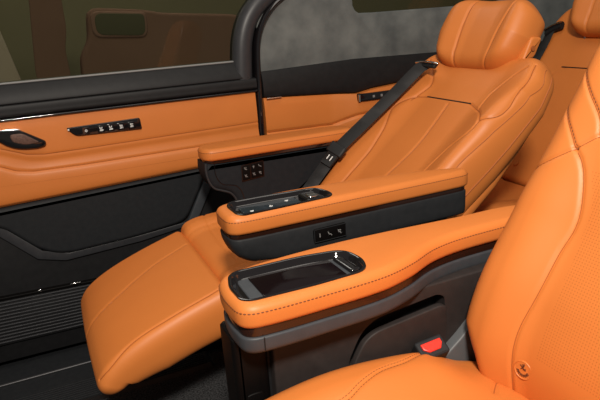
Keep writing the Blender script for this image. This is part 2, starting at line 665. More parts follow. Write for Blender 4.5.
strip('leather_panel', (-1.3, 0.758), [(lp_low, 2.118), ([(x, z + 0.012) for x, z in lp_low], 2.107), (lp_mid, 2.105), ([(x, z - 0.012) for x, z in lp_seam2], 2.108),
      (lp_seam2, 2.114), ([(x, z - 0.026) for x, z in lp_seam1], 2.121), ([(x, z - 0.008) for x, z in lp_seam1], 2.1195), (lp_seam1, 2.120), ([(x, z + 0.01) for x, z in lp_seam1], 2.119), ([(-.6, .77), (0.1, 0.735), (0.76, .735)], 2.121), (0.776, 2.124)],
      'leather', door, grooves=(4, 7), nx=190)
for kn, yy in ((lp_seam1, 2.1215), (lp_seam2, 2.1155)):
    tube('seam', resample(catmull([(x, yy, z) for x, z in kn], 8), 80), 0.0012, 'seamtone', door, 5)
tube('seam', [(x, 2.1055, np.interp(x, [-.6, .1, .74], [.575, .562, .565])) for x in np.linspace(-.55, .75, 40)], 0.0006, 'seamtone', door, 5)

# dark lower door pad
side_slab('lower_pad', fillet([(-1.3, 0.44), (-0.2, 0.492), (0.1, 0.502), (0.53, 0.517), (0.515, 0.47), (0.43, 0.322), (0.25, 0.30), (-0.01, 0.288), (-0.085, 0.316), (-0.2, 0.435), (-1.3, 0.42)],
          [0, 0.02, 0.02, .004, .03, 0.04, .05, 0.04, 0.05, 0.04, 0]), 2.100, 2.20, 'dark', door, r=0.016, n=360)
side_slab('pad_trim', [(-1.3, 0.385), (-0.215, 0.405), (-0.105, 0.288), (-0.015, 0.262), (0.25, 0.276), (0.44, 0.300), (0.44, 0.318), (0.25, 0.301), (0.0, 0.289), (-0.085, 0.316), (-0.2, 0.437), (-1.3, 0.425)], 2.112, 2.2, 'frame', door, r=0.003, smooth=False, label='grey lower edge strip of the door pad')
side_slab('pad_trim', [(0.425, 0.300), (0.462, 0.296), (0.575, 0.50), (0.535, 0.50)], 2.106, 2.2, 'grey', door, r=0.003, smooth=False, label='grey slanting end strip of the door pad')
# lower door shell
side_slab('lower_panel', [(-1.3, -0.07), (0.80, -0.085), (0.80, 0.52), (-1.3, 0.44)], 2.124, 2.2, 'sill', door, r=0.004, smooth=False)
gr = side_slab('speaker_grille', [(-1.3, 0.0105), (0.35, -0.015), (0.35, 0.150), (-1.3, 0.198)], 2.112, 2.2, 'black', door, r=0.004, smooth=False)
for k in range(13):
    z0 = 0.006 + k * 0.0128
    side_slab('slat', [(-1.3, z0 + .0187 + k * .0004), (0.345, z0 - 0.012 - k * .0006), (0.345, z0 - 0.007 - k * .0006), (-1.3, z0 + 0.0237 + k * .0004)], 2.106, 2.116, 'frame', gr, r=0.001, smooth=False)
side_slab('grille_trim', [(-1.3, 0.198), (0.35, 0.150), (0.35, 0.158), (-1.3, 0.2125)], 2.104, 2.2, 'satin', door, r=0.002, smooth=False)
for x in (-0.12, 0.0):
    box('reflector', (x - 0.018, 2.1015, 0.1685 - x * .02), (x + 0.018, 2.1045, 0.1745 - x * .02), 'chrome', door, 0.001) if x == 0 else box('reflector', (x - 0.006, 2.1015, 0.170), (x + 0.006, 2.1045, 0.178), 'chrome', door, 0.001)
# speaker boss behind the slats
th = [2 * math.pi * k / 40 for k in range(40)]
side_slab('speaker', [(-0.12 + 0.085 * math.cos(a), 0.085 + 0.07 * math.sin(a)) for a in th], 2.109, 2.118, 'black', gr, r=0.002)

# inner pull handle recess
hd = side_slab('door_handle', fillet([(-0.26, 0.757), (-0.078, 0.746), (-0.003, 0.697), (-0.006, 0.683), (-0.028, 0.677), (-0.080, 0.680), (-0.120, 0.694), (-0.150, 0.722), (-0.26, 0.735)], [0.004, 0.02, 0.008, .008, .02, .03, .03, .03, .004]), 2.106, 2.14, 'gloss', door, r=0.004)
side_slab('pull_lever', fillet([(-0.110, 0.734), (-0.070, 0.734), (-0.020, 0.696), (-0.068, 0.694), (-0.104, 0.708)], 0.012), 2.1035, 2.12, 'lever', hd, r=0.003, label='textured brown pull lever')
side_slab('handle_rim', fillet([(-0.26, 0.760), (-0.076, 0.749), (-0.070, 0.743), (-0.26, 0.753)], 0.002), 2.1035, 2.12, 'chrome', hd, r=0.001, n=60)
# switch strip with five printed buttons
sw = side_slab('switch_panel', fillet([(0.066, 0.731), (0.314, 0.735), (0.317, 0.694), (0.09, 0.699)], [0.004, 0.006, 0.006, 0.02]), 2.112, 2.14, 'gloss', door, r=0.003)
box('indicator', (0.070, 2.110, 0.7215), (0.0755, 2.113, 0.727), 'icon', sw, 0.001)
for k, x in enumerate((0.118, 0.168, 0.200, 0.236, 0.272)):
    b = box('button', (x - 0.002, 2.1105, 0.7005), (x + 0.022, 2.1135, 0.7265), 'gloss', sw, 0.002)
    lines = [[(.2, .5), (.5, .85), (.8, .5), (.5, .15), (.2, .5)]] if k == 0 else ribbon_seat_icon(0 if k < 3 else 3) + [[(.1, .05), (.9, .05)]]
    strokes('icon', lines, 0.0028, (x + 0.004, 2.1102, 0.7075), (0.013, 0, 0), (0, 0, 0.013), 'icon', b)

# window pane and its curved frame
win = structure(box('window_1', (-1.3, 2.160, 0.86), (0.95, 2.166, 1.55), 'glass'))


def sweep_xz(name, pts, w0, y0, y1, mat, parent, widths=None, r=0.006):
    P = resample(catmull(pts, 12), 160)
    t = np.gradient(P, axis=0); t /= np.linalg.norm(t, axis=1)[:, None]
    nn = np.stack([-t[:, 1], t[:, 0]], 1)
    W = np.interp(np.linspace(0, 1, 160), np.linspace(0, 1, len(widths)), widths) if widths else np.full(160, w0)
    rings = []
    for i in range(160):
        ring = []
        h = W[i] / 2
        for k in range(9):
            a = math.pi * k / 8
            ring.append((P[i, 0] - nn[i, 0] * h * math.cos(a), y0 + (0.5 * (y1 - y0)) * (1 - math.sin(a)**0.7), P[i, 1] - nn[i, 1] * h * math.cos(a)))
        ring.append((P[i, 0] + nn[i, 0] * h, y1, P[i, 1] + nn[i, 1] * h))
        ring.append((P[i, 0] - nn[i, 0] * h, y1, P[i, 1] - nn[i, 1] * h))
        rings.append(ring)
    v, f = loft(rings)
    return mk(name, v, f, mat, parent, angle=50)


sweep_xz('window_frame', [(0.722, 0.826), (0.728, 0.90), (0.738, 0.97), (0.762, 1.035), (0.80, 1.085), (0.86, 1.13), (0.95, 1.175), (1.1, 1.22), (1.4, 1.265), (1.9, 1.29), (2.9, 1.30)], 0.07, 2.118, 2.19, 'frame', door, widths=[0.075, 0.068, 0.069, 0.07, 0.07, 0.07, 0.07])
ws = structure(sweep_xz('trim_2', [(0.775, 0.30), (0.772, 0.55), (0.776, 0.75), (0.780, 0.86), (0.787, 0.95), (0.81, 1.02), (0.855, 1.08), (0.92, 1.125), (1.02, 1.165), (1.15, 1.195), (1.4, 1.225), (1.9, 1.25), (2.9, 1.26)], 0.03, 2.112, 2.2, 'gloss', None, widths=[.034, .030, .024, .026, .028, .028, .028, .028, .028, .028]))

# --- far side quarter panel behind the door
wall = bpy.data.objects.new('wall_far', None)
COL.objects.link(wall)
wall.location = (1.8, 2.2, -0.1)
structure(wall)
qx = (0.792, 2.92)
side_slab('suede_panel', [(0.792, 0.84), (1.20, 0.852), (1.6, 0.845), (2.92, 0.84), (2.92, 1.5), (2.05, 1.5), (2.0, 1.06), (1.95, 1.040), (1.30, 1.036), (1.225, 1.038), (1.207, 1.06), (1.195, 1.5), (0.792, 1.5)], 2.136, 2.2, 'suede', wall, r=0.006, n=300)
bandlo = [(0.79, 0.747), (1.12, 0.727), (1.20, 0.720), (1.28, 0.733), (1.55, 0.752), (2.92, 0.76)]
strip('dark_band', qx, [(bandlo, 2.138), ([(x, z + .008) for x, z in bandlo], 2.122), ([(0.79, 0.80), (2.92, 0.80)], 2.120), ([(0.79, 0.845), (1.2, 0.857), (1.6, 0.850), (2.92, 0.85)], 2.132), ([(0.79, 0.85), (1.2, 0.862), (1.6, 0.855), (2.92, 0.855)], 2.142)], 'sill', wall)
step = [(0.79, 2.124), (1.08, 2.122), (1.14, 2.110), (1.2, 2.094), (2.92, 2.094)]
off = lambda d: [(x, y + d) for x, y in step]
qs = [(0.79, 0.612), (1.08, 0.606), (1.18, 0.634), (1.25, 0.640), (2.92, 0.64)]
strip('leather_panel', qx, [(0.30, off(.02)), (0.32, off(0)), ([(x, z - .1) for x, z in qs], off(-.004)), ([(x, z - .012) for x, z in qs], off(-.008)), (qs, off(0)), ([(x, z + .012) for x, z in qs], off(-.004)), ([(x, z - .03) for x, z in bandlo], off(0)), ([(x, z) for x, z in bandlo], off(.006))], 'leather', wall, grooves=(4,), nx=120)
tube('seam', resample(catmull([(x, np.interp(x, [a for a, _ in step], [b for _, b in step]) + .0015, z) for x, z in [(0.80, 0.612), (0.95, 0.608), (1.08, 0.606), (1.13, 0.618), (1.18, 0.634), (1.25, 0.640), (1.6, 0.64)]], 8), 60), 0.0012, 'seamtone', wall, 5)
side_slab('lower_panel', [(0.792, -0.15), (2.92, -0.15), (2.92, 0.31), (0.792, 0.31)], 2.135, 2.2, 'sill', wall, smooth=False)
box('chrome_tip', (0.80, 2.112, 0.744), (0.862, 2.118, 0.748), 'chrome', wall, 0.001)
us = side_slab('socket_panel', fillet([(1.19, 0.721), (1.35, 0.722), (1.35, 0.689), (1.19, 0.690)], 0.005), 2.084, 2.11, 'gloss', wall, r=0.003)
box('bright_end', (1.189, 2.082, 0.690), (1.197, 2.086, 0.720), 'chrome', us, 0.001)
for x in (1.262, 1.30):
    box('icon', (x - 0.006, 2.0825, 0.701), (x + 0.004, 2.085, 0.711), 'icongrey', us, 0.001)
win2 = structure(box('window_2', (1.18, 2.170, 1.0), (2.08, 2.176, 1.5), 'glass'))
structure(box('wall_outer', (-1.3, 2.201, -0.2), (2.92, 2.215, 0.86), 'black'))

# --- what shows in and through the glass
structure(box('wall_showroom', (-4.5, 6.0, -1.0), (9.5, 6.1, 4.0), 'olive'))

pc = thing('parked_car', 'dim reddish bodywork with a rounded dark recess, seen through the tinted door glass', 'car', (0.5, 3.45, 0.0))  # slabs added beyond the pane stand in for a reflection in it
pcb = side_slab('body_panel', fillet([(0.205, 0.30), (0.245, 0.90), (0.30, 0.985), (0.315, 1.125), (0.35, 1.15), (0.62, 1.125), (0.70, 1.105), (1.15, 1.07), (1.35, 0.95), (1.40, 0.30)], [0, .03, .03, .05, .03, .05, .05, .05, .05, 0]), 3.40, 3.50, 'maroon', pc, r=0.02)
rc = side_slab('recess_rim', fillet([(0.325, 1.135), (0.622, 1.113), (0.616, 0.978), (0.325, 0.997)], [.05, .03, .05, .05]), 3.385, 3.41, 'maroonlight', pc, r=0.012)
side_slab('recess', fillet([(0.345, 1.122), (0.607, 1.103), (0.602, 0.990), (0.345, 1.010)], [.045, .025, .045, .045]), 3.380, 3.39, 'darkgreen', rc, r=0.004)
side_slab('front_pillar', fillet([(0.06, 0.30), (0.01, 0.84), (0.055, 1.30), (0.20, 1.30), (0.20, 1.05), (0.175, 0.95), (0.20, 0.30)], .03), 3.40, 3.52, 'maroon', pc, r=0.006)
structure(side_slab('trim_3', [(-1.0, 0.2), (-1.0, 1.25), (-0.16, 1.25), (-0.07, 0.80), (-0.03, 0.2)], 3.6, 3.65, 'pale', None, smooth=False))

# ================================================================== FAR SEAT
FY = 1.525
far = thing('captain_seat', 'reclined tan leather captain seat beside the far door with raised leg rest and three-pleat headrest', 'car seat', (0.70, FY, 0.0), 'captain seats with leather armrests')

FB_PATH = [(0.800, 0.405), (0.93, 0.520), (1.10, 0.664), (1.25, 0.793), (1.355, 0.893)]


def fb_half(b):
    return np.interp(b, [0, 0.35, 0.6, 0.8, 1], [0.255, 0.278, 0.298, 0.305, 0.27])


def fb_bump(x, s):
    ax = np.abs(x)
    bol = 0.046 * sstep(0.11, 0.275, ax) * (1 - sstep(0.44, 0.66, s))
    wing = 0.022 * sstep(0.13, 0.27, ax) * sstep(0.40, 0.60, s)
    flute = 0.0
    yoke = -0.010 * np.exp(-((s - 0.62) / 0.06)**2) * (1 - sstep(0.1, 0.2, ax))
    return bol + wing + flute + yoke


FB_SEAMS = smooth_lines([
    [(0.117, 0.537), (0.160, 0.522), (0.192, 0.478), (0.202, 0.440), (0.178, 0.371), (0.168, 0.325), (0.159, 0.267), (0.159, 0.194), (0.160, 0.128), (0.155, 0.02)],
    [(-0.101, 0.535), (-0.190, 0.497), (-0.230, 0.470), (-0.250, 0.442), (-0.242, 0.414), (-0.228, 0.392), (-0.200, 0.366), (-0.180, 0.337), (-0.166, 0.300), (-0.156, 0.264), (-0.150, 0.14), (-0.150, 0.02)],
    [(-0.006, 0.520), (-0.021, 0.427), (-0.026, 0.343), (-0.016, 0.270), (0.0, 0.191), (0.006, 0.03)],
    [(-0.168, 0.503), (-0.156, 0.545), (-0.152, 0.588), (-0.187, 0.640), (-0.232, 0.678)],
    [(-0.246, 0.447), (-0.278, 0.478), (-0.286, 0.522), (-0.281, 0.565), (-0.270, 0.628), (-0.250, 0.690)],
    [(-0.258, 0.10), (-0.270, 0.312), (-0.278, 0.374), (-0.289, 0.451), (-0.296, 0.534), (-0.297, 0.588), (-0.287, 0.655), (-0.265, 0.698)],
    [(0.168, 0.503), (0.156, 0.545), (0.152, 0.588), (0.187, 0.640), (0.232, 0.678)],
    [(0.258, 0.10), (0.270, 0.312), (0.278, 0.374), (0.289, 0.451), (0.296, 0.534), (0.297, 0.588), (0.287, 0.655), (0.265, 0.698)],
])
FB = Pad(FB_PATH, FY, fb_half, lambda b: np.interp(b, [0, .5, 1], [0.15, 0.13, 0.085]), 0.055, 0.05, 0.05, rc0=0.03, rc1=0.085, bump=fb_bump, seams=FB_SEAMS, depth=0.0045, width=0.0034)
fb = build_pad('backrest', FB, 'leather', far, 200, 260)
seam_threads(FB, FB_SEAMS, fb, r=0.0012)
for sg in (1, -1):
    sq = np.linspace(0.06, 0.69, 60)
    tube('piping', FB.pos(sg * FB.hw(sq), sq, 1, False), 0.0022, 'seamtone', fb, 6)
q = np.linspace(-0.101, 0.117, 30)
tube('black_piping', FB.pos(q, np.full(30, 0.535), 1, False), 0.0024, 'black', fb, 6, label='short black strip across the top of the centre panel')
# back shell along the side
SHELL = Pad([(0.865, 0.330), (0.98, 0.425), (1.15, 0.572), (1.30, 0.715), (1.385, 0.82)], FY, lambda b: np.interp(b, [0, .5, 1], [.262, .268, .235]), 0.05, 0.03, 0.03, 0.03, rc0=.03, rc1=0.08)
build_pad('back_shell', SHELL, 'leather', far, 60, 80)
pt = (1.262, 1.254, 0.690)
tube('recline_latch', [(1.236, 1.262, 0.665), (1.247, 1.25, 0.674), (1.258, 1.256, 0.684)], 0.006, 'black', far, 8)

# headrest: three pleats, wings to the sides
HR_PATH = [(1.278, 0.852), (1.302, 0.900), (1.335, 0.962), (1.375, 1.025), (1.420, 1.075)]


def hr_bump(x, s):
    ax = np.abs(x + 0.018)
    return 0.020 * sstep(0.07, 0.15, ax) - 0.006 * (1 - sstep(0.04, 0.09, ax))


HR_SEAMS = smooth_lines([[(0.057, 0.0), (0.059, 0.04), (0.068, 0.135), (0.074, 0.25)], [(-0.085, 0.0), (-0.100, 0.05), (-0.107, 0.13), (-0.125, 0.21), (-0.13, 0.25)]])
HR = Pad(HR_PATH, FY + 0.042, lambda b: np.interp(b, [0, .45, .8, 1], [0.162, 0.194, 0.190, 0.170]), 0.125, 0.07, 0.055, 0.07, rc0=0.075, rc1=0.085, bump=hr_bump, seams=HR_SEAMS, depth=0.006, width=0.004)
hr = build_pad('headrest', HR, 'leather', far, 140, 140)
seam_threads(HR, HR_SEAMS, hr)
HR2 = smooth_lines([[(-0.100, 0.03), (-0.112, 0.06), (-0.118, 0.13), (-0.135, 0.21)]])
for ln in HR2:
    dashes('stitching', HR.pos(np.array(ln)[:, 0], np.array(ln)[:, 1], 1), 'thread', hr, 0.0007)
sh = side_slab('hinge_cover', fillet([(1.350, 0.868), (1.40, 0.875), (1.430, 0.935), (1.385, 0.94)], 0.015), 1.366, 1.43, 'leather', far, r=0.008)
tube('hinge_screw', [(1.388, 1.361, 0.905), (1.388, 1.369, 0.905)], 0.008, 'seamtone', sh, 12)
for y in (FY - 0.02, FY + 0.10):
    tube('headrest_post', [(1.325, y, 0.80), (1.345, y, 0.93)], 0.007, 'chrome', far, 10)

# seat cushion and leg rest
FC = Pad([(0.325, 0.405), (0.40, 0.428), (0.55, 0.430), (0.75, 0.415), (0.93, 0.40)], FY, 0.275, 0.12, 0.045, 0.05, 0.04, rc0=0.03, rc1=0.03,
         bump=lambda x, s: 0.02 * sstep(0.14, 0.21, np.abs(x)), seams=smooth_lines([[(-.175, 0.0), (-.175, .55)], [(.175, 0), (.175, .55)], [(-.26, .10), (0, .085), (.26, .10)]]))
fc = build_pad('seat_cushion', FC, 'leather', far, 110, 110)
LEG_SEAMS = smooth_lines([[(-0.006, 0.0), (0.004, 0.08), (0.024, 0.161), (0.050, 0.22), (0.078, 0.29), (0.108, 0.43)], [(-0.240, 0.035), (-0.248, 0.06), (-0.248, 0.09), (-0.238, 0.153), (-0.238, 0.25), (-0.236, 0.37), (-0.228, 0.43)]])
LG = Pad([(-0.006, 0.228), (0.026, 0.284), (0.09, 0.328), (0.20, 0.373), (0.345, 0.418)], FY + 0.002, 0.263, lambda b: np.interp(b, [0, .2, .45, 1], [0.055, 0.095, 0.118, 0.128]), 0.035, 0.035, 0.03, p=2.6, rc0=0.032, rc1=0.02,
         bump=lambda x, s: 0.006 * np.cos(np.clip(x / .27, -1, 1) * math.pi / 2), seams=LEG_SEAMS)
lg = build_pad('leg_rest', LG, 'leather', far, 140, 140)
seam_threads(LG, LEG_SEAMS, lg)
box('leg_rest_hinge', (0.30, FY - 0.2, 0.26), (0.42, FY + 0.2, 0.36), 'black', far, 0.01)
box('seat_base', (0.40, FY - 0.25, 0.03), (0.95, FY + 0.25, 0.34), 'black', far, 0.02)
for y in (FY - 0.2, FY + 0.17):
    box('seat_rail', (0.22, y, 0.0), (1.15, y + 0.045, 0.03), 'black', far, 0.006)


def armrest(parent, outline, zt, mat_body, body_z, side='near', pad_h=0.040, strip_h=0.012, body_inset=0.006, hole=None, n=220):
    P = ccw(resample(catmull(outline, 10, True), n, True))
    pad = plan_slab('armrest', P, zt - pad_h, zt, 0.016, 0.010, 'leather', parent, n)
    st = inset(P, 0.0015)
    dashes('stitching', np.vstack([[(x, y, zt - 0.0125) for x, y in inset(P, 0.0002)], [(*inset(P, 0.0002)[0], zt - 0.0125)]]), 'thread', pad, 0.0012)
    plan_slab('trim_strip', inset(P, 0.007), zt - pad_h - strip_h, zt - pad_h + 0.004, 0.002, 0.002, 'lacquer', parent, n)
    return P, pad


def tray(pad, P_hole, zt, depth, parent, rear_x):
    """cut the screen recess and line it with a gloss bezel"""
    rings = [[(x, y, z) for x, y in P_hole] for z in (zt - depth, zt + 0.03)]
    v, f = loft(rings)
    c = mk('cutter', v, f, None)
    cut(pad, c)
    Q = ccw(np.array(P_hole))
    lay = [(-0.004, zt - 0.001), (-0.0035, zt + 0.0015), (-0.001, zt + 0.0025), (0.002, zt + 0.001), (0.004, zt - 0.003), (0.008, zt - depth + 0.003), (0.010, zt - depth + 0.001)]
    rings = [[(x, y, z) for x, y in inset(Q, d)] for d, z in lay]
    rings.insert(0, [(x, y, zt - depth + 0.0005) for x, y in inset(Q, 0.001)])
    rings.append([(x, y, zt - depth + 0.001) for x, y in inset(Q, 0.012)])
    v, f = loft(rings)
    return mk('screen_bezel', v, f, 'gloss', pad, angle=50)


# inner armrest of the far seat with lit control screen
MID_OUT = [(0.313, 1.19), (0.312, 1.15), (0.316, 1.124), (0.337, 1.110), (0.45, 1.108), (0.70, 1.110), (0.91, 1.113), (0.945, 1.120), (0.952, 1.140), (0.925, 1.166), (0.803, 1.203), (0.60, 1.232), (0.45, 1.238), (0.35, 1.230), (0.319, 1.216)]
P, midpad = armrest(far, MID_OUT, 0.652, 'dark', None, pad_h=0.044)
hole = fillet([(0.338, 1.190), (0.340, 1.120), (0.45, 1.122), (0.566, 1.126), (0.572, 1.160), (0.560, 1.206), (0.44, 1.217), (0.350, 1.219)], [.012, .018, .02, .022, .012, .022, .02, .016])
hole = resample(hole, 120, True)
bz = tray(midpad, hole, 0.652, 0.012, far, 0.50)
scr = side = plan_slab('touch_screen', fillet([(0.362, 1.132), (0.362, 1.200), (0.500, 1.198), (0.500, 1.134)], .006), 0.640, 0.6435, 0.001, 0.001, 'phone', midpad, 60, label='lit dark blue control screen')
for x, y, k in ((0.377, 1.152, 0), (0.425, 1.160, 1), (0.470, 1.176, 0)):
    strokes('icon', [[(.1, .3), (.9, .3)], [(.5, .1), (.5, .9)]] if k else [[(.1, .5), (.9, .5)], [(.3, .2), (.7, .2)]], 0.0020, (x, y, 0.644), (0.009, 0, 0), (0, 0.010, 0), 'icon', scr)
kb = plan_slab('rear_button', fillet([(0.510, 1.138), (0.510, 1.200), (0.552, 1.198), (0.556, 1.140)], .008), 0.640, 0.6495, 0.005, 0.001, 'gloss', midpad, 60)
plan_slab('chrome_button', fillet([(0.520, 1.152), (0.520, 1.178), (0.544, 1.178), (0.544, 1.152)], .006), 0.648, 0.652, 0.002, 0.001, 'chrome', midpad, 60)
rings = []
for dz, ins, k in ((0.599, 0.008, 0), (0.5975, 0.005, 0), (0.595, 0.004, 0), (0.58, 0.004, .05), (0.565, 0.004, .2), (0.552, 0.004, .5), (0.542, 0.005, .85), (0.537, 0.007, 1.05), (0.5345, 0.012, 1.2)):
    rings.append([(x + 0.036 * k * float(1 - sstep(0.31, 0.46, x)), y + 0.010 * k * float(1 - sstep(0.33, 0.43, x)) * (1 if y < 1.17 else -1), dz) for x, y in inset(P, ins)][::-1])
v, f = loft(rings)
body = mk('armrest_body', v, f, 'dark', far, angle=50)
box('armrest_arm', (0.78, 1.16, 0.36), (0.92, 1.25, 0.55), 'dark', far, 0.01)
bp = side_slab('button_panel', fillet([(0.506, 0.587), (0.588, 0.589), (0.588, 0.557), (0.506, 0.556)], 0.004), 1.1075, 1.13, 'satin', body, r=0.002, n=60)
strokes('panel_rim', [[(0, 0), (.08, .001), (.08, .031), (0, .030), (0, 0)]], 0.0013, (0.507, 1.1073, 0.5565), (1, 0, 0), (0, 0, 1), 'dark', bp)
for k, x in enumerate((0.515, 0.540, 0.565)):
    strokes('icon', [[(.5, .1), (.5, .9)]] if k == 0 else ribbon_seat_icon(2 if k == 1 else 3), 0.0018, (x, 1.1066, 0.567), (0.010, 0, 0), (0, 0, 0.010), 'icongrey', bp)

# outer armrest of the far seat
OUT_OUT = [(0.447, 1.86), (0.450, 1.815), (0.475, 1.793), (0.60, 1.790), (0.80, 1.790), (0.96, 1.790), (1.0, 1.80), (1.005, 1.85), (0.98, 1.885), (0.80, 1.905), (0.60, 1.912), (0.50, 1.908), (0.458, 1.89)]
P2, outpad = armrest(far, OUT_OUT, 0.652, 'dark', None, strip_h=0.010)
# shell below: its front edge steps back, seen as a rounded nose


prof = catmull([(0.450, 0.606), (0.449, 0.575), (0.455, 0.545), (0.470, 0.520), (0.497, 0.507), (0.523, 0.494), (0.540, 0.470), (0.547, 0.43), (0.550, 0.37), (0.553, 0.30)], 8)
outl = np.vstack([prof, [(0.96, 0.30), (0.975, 0.602)]])
ob = side_slab('armrest_body', outl, 1.795, 1.895, 'shell', far, r=0.020, n=260)
nose = prof + np.stack([np.interp(np.arange(len(prof)), [0, len(prof) * .5, len(prof)], [.030, .030, .016]), np.interp(np.arange(len(prof)), [0, len(prof) * .5, len(prof)], [-.004, .020, .010])], 1)
tube('nose_groove', [(x, 1.7945, z) for x, z in nose], 0.0016, 'gloss', ob, 6)
tube('nose_edge', [(x + .004, 1.8045, z) for x, z in prof], 0.0045, 'frame', ob, 8, label='satin edge along the curved nose')  # paler tube stands in for the highlight on the nose's edge
bp = side_slab('button_panel', fillet([(0.570, 0.583), (0.647, 0.589), (0.646, 0.536), (0.568, 0.530)], 0.004), 1.791, 1.80, 'satin', ob, r=0.002, n=60)
strokes('panel_rim', [[(0, 0), (.002, .053), (.079, .059), (.078, .006), (0, 0)], [(.031, .003), (.032, .055)]], 0.0022, (0.568, 1.7915, 0.530), (1, 0, 0), (0, 0, 1), 'lacquer', bp)
for r_ in range(2):
    for k, x in enumerate((0.577, 0.606, 0.628)):
        strokes('icon', ribbon_seat_icon((0, 1, 2)[k] if r_ else (0, 0, 3)[k]), 0.0019, (x, 1.7905, 0.541 + 0.025 * r_ + (x - .57) * .07), (0.010, 0, 0), (0, 0, 0.010), 'icongrey', bp)
box('armrest_arm', (0.80, 1.76, 0.30), (0.94, 1.81, 0.40), 'dark', far, 0.01)

# belt guide on the shoulder
gd = tube('belt_guide', [(1.238, 1.742, 0.851), (1.240, 1.70, 0.856), (1.243, 1.645, 0.854)], 0.008, 'black', far, 8, flat=(0.026, 0.014, (0.7, 0, .7)))
bevel(gd, 0.003)
tube('chrome_rim', [(1.229, 1.743, 0.861), (1.231, 1.70, 0.866), (1.234, 1.643, 0.864), (1.243, 1.637, 0.860)], 0.0032, 'chrome', gd, 8)

# ================================================================== SEAT BELT (far seat)
belt = thing('seat_belt', 'black seat belt lying diagonally down the reclined seat, latch plate near its lower end', 'seat belt', (0.80, 1.74, 0.44))
bpts = [(1.240, 1.702, 0.854), (1.222, 1.704, 0.848), (1.12, 1.716, 0.766), (1.0, 1.728, 0.674), (0.90, 1.7395, 0.594), (0.785, 1.75, 0.470)]
bpath = resample(catmull(bpts, 16), 28)
WD = np.array((-0.35, 0.85, 0.40))
tube('webbing', bpath, 0, 'web', belt, flat=(0.046, 0.0022, WD))
bd = np.array((-0.70, 0.0, -0.69)); wn = WD / np.linalg.norm(WD); bnn = np.cross(wn, bd)
if bnn[2] < 0:
    bnn = -bnn
lc = np.array((0.900, 1.7395, 0.596)) + bnn * 0.004
lt = tube('latch_plate', [lc - bd * .020, lc, lc + bd * .020], 0, 'black', belt, flat=(0.066, 0.017, WD))
bevel(lt, 0.004)
tg = tube('metal_tongue', [lc + bd * .018, lc + bd * .042, lc + bd * .066], 0, 'black', belt, flat=(0.046, 0.008, WD))
strokes('white_print', [[(0, 0), (0, .016)], [(.014, 0), (.014, .016)]], 0.0035, lc + bd * .046 + bnn * .0045 - wn * .007, wn, -bd, 'icon', belt)

# ================================================================== NEAR SEAT
NY = 0.505
near = thing('captain_seat', 'upright tan leather captain seat nearest the viewer with perforated backrest and round stamped badge', 'car seat', (0.50, NY, 0.0), 'captain seats with leather armrests')
NB_PATH = [(0.662, 0.33), (0.645, 0.47), (0.676, 0.575), (0.745, 0.70), (0.805, 0.83), (0.850, 0.95), (0.895, 1.07)]


def nb_half(b):
    return np.interp(b, [0, 0.08, 0.16, 0.215, 0.3, 0.5, 0.7, 0.85, 1], [0.185, 0.205, 0.232, 0.262, 0.262, 0.254, 0.240, 0.22, 0.18])


def nb_bump(x, s):
    ax = np.abs(x)
    return 0.030 * sstep(0.10, 0.19, ax) * (1 - sstep(0.40, 0.62, s)) * sstep(0.0, 0.10, s) + 0.012 * sstep(.12, .2, ax) * sstep(.45, .6, s)


NB_R = [[(0.128, 0.03), (0.128, 0.10), (0.132, 0.19), (0.123, 0.272), (0.120, 0.344), (0.115, 0.40), (0.131, 0.465), (0.146, 0.495), (0.162, 0.512)],
        [(0.244, 0.455), (0.200, 0.480), (0.162, 0.512), (0.135, 0.54), (0.08, 0.575), (0.0, 0.59)], [(0.162, 0.512), (0.187, 0.545), (0.217, 0.580), (0.235, 0.60)],
        [(0.135, 0.54), (0.146, 0.568), (0.175, 0.605), (0.205, 0.645)]]
NB_SEAMS = smooth_lines(NB_R + [[(-x, s) for x, s in l] for l in NB_R])
NB = Pad(NB_PATH, NY, nb_half, 0.13, 0.06, 0.06, 0.06, rc0=0.06, rc1=0.1, bump=nb_bump, seams=NB_SEAMS)


def nb_perf(x, s):
    lim = np.interp(s, [0.0, 0.18, 0.27, 0.42, 0.50], [0.09, 0.092, 0.088, 0.10, 0.13])
    return ((np.abs(x) < lim) & (s > 0.17) & (s < 0.485)).astype(float)


nb = build_pad('backrest', NB, 'perf', near, 220, 260, perf=nb_perf)
seam_threads(NB, NB_SEAMS, nb, r=0.0007)
for ln in (NB_SEAMS[2], NB_SEAMS[3], NB_SEAMS[6], NB_SEAMS[7]):
    L_ = np.array(ln)
    dashes('stitching', NB.pos(L_[:, 0] - .0045 * np.sign(L_[:, 0]), L_[:, 1], 1), 'thread', nb, 0.00065)
nw = np.array([(float(NB.hw(np.array(s_))) - 0.0035, s_) for s_ in np.linspace(0.19, 0.70, 90)])
tube('piping', NB.pos(nw[:, 0], nw[:, 1], 1, False), 0.0020, 'leather', nb, 6)
# stamped round badge: a winged figure over a ring of lettering
bx, bs = 0.109, 0.140
bc = NB.pos(np.array([bx]), np.array([bs]), 1, False)[0]
bu = NB.pos(np.array([bx + .004]), np.array([bs]), 1, False)[0] - bc; bu /= np.linalg.norm(bu)
bv = NB.pos(np.array([bx]), np.array([bs + .004]), 1, False)[0] - bc; bv -= bu * (bu @ bv); bv /= np.linalg.norm(bv)
bn = np.cross(bu, bv)
if bn[0] > 0:
    bn = -bn
bd_rings = [[bc + bn * h + rr * (bu * math.cos(a) + bv * math.sin(a)) for a in th] for rr, h in ((0.0165, -0.001), (0.0165, 0.0012), (0.0155, 0.0022), (0.0145, 0.0012), (0.002, 0.0012))]
v, f = loft(bd_rings)
badge = mk('badge', v, f, 'leather', nb, label='round badge stamped in dark brown')
marks = [[(-.25, .10), (.0, .35), (.12, .75)], [(-.35, .55), (-.05, .30), (.3, .05)], [(-.05, .30), (.02, .55), (-.08, .70)], [(.02, .12), (.3, .22)]]
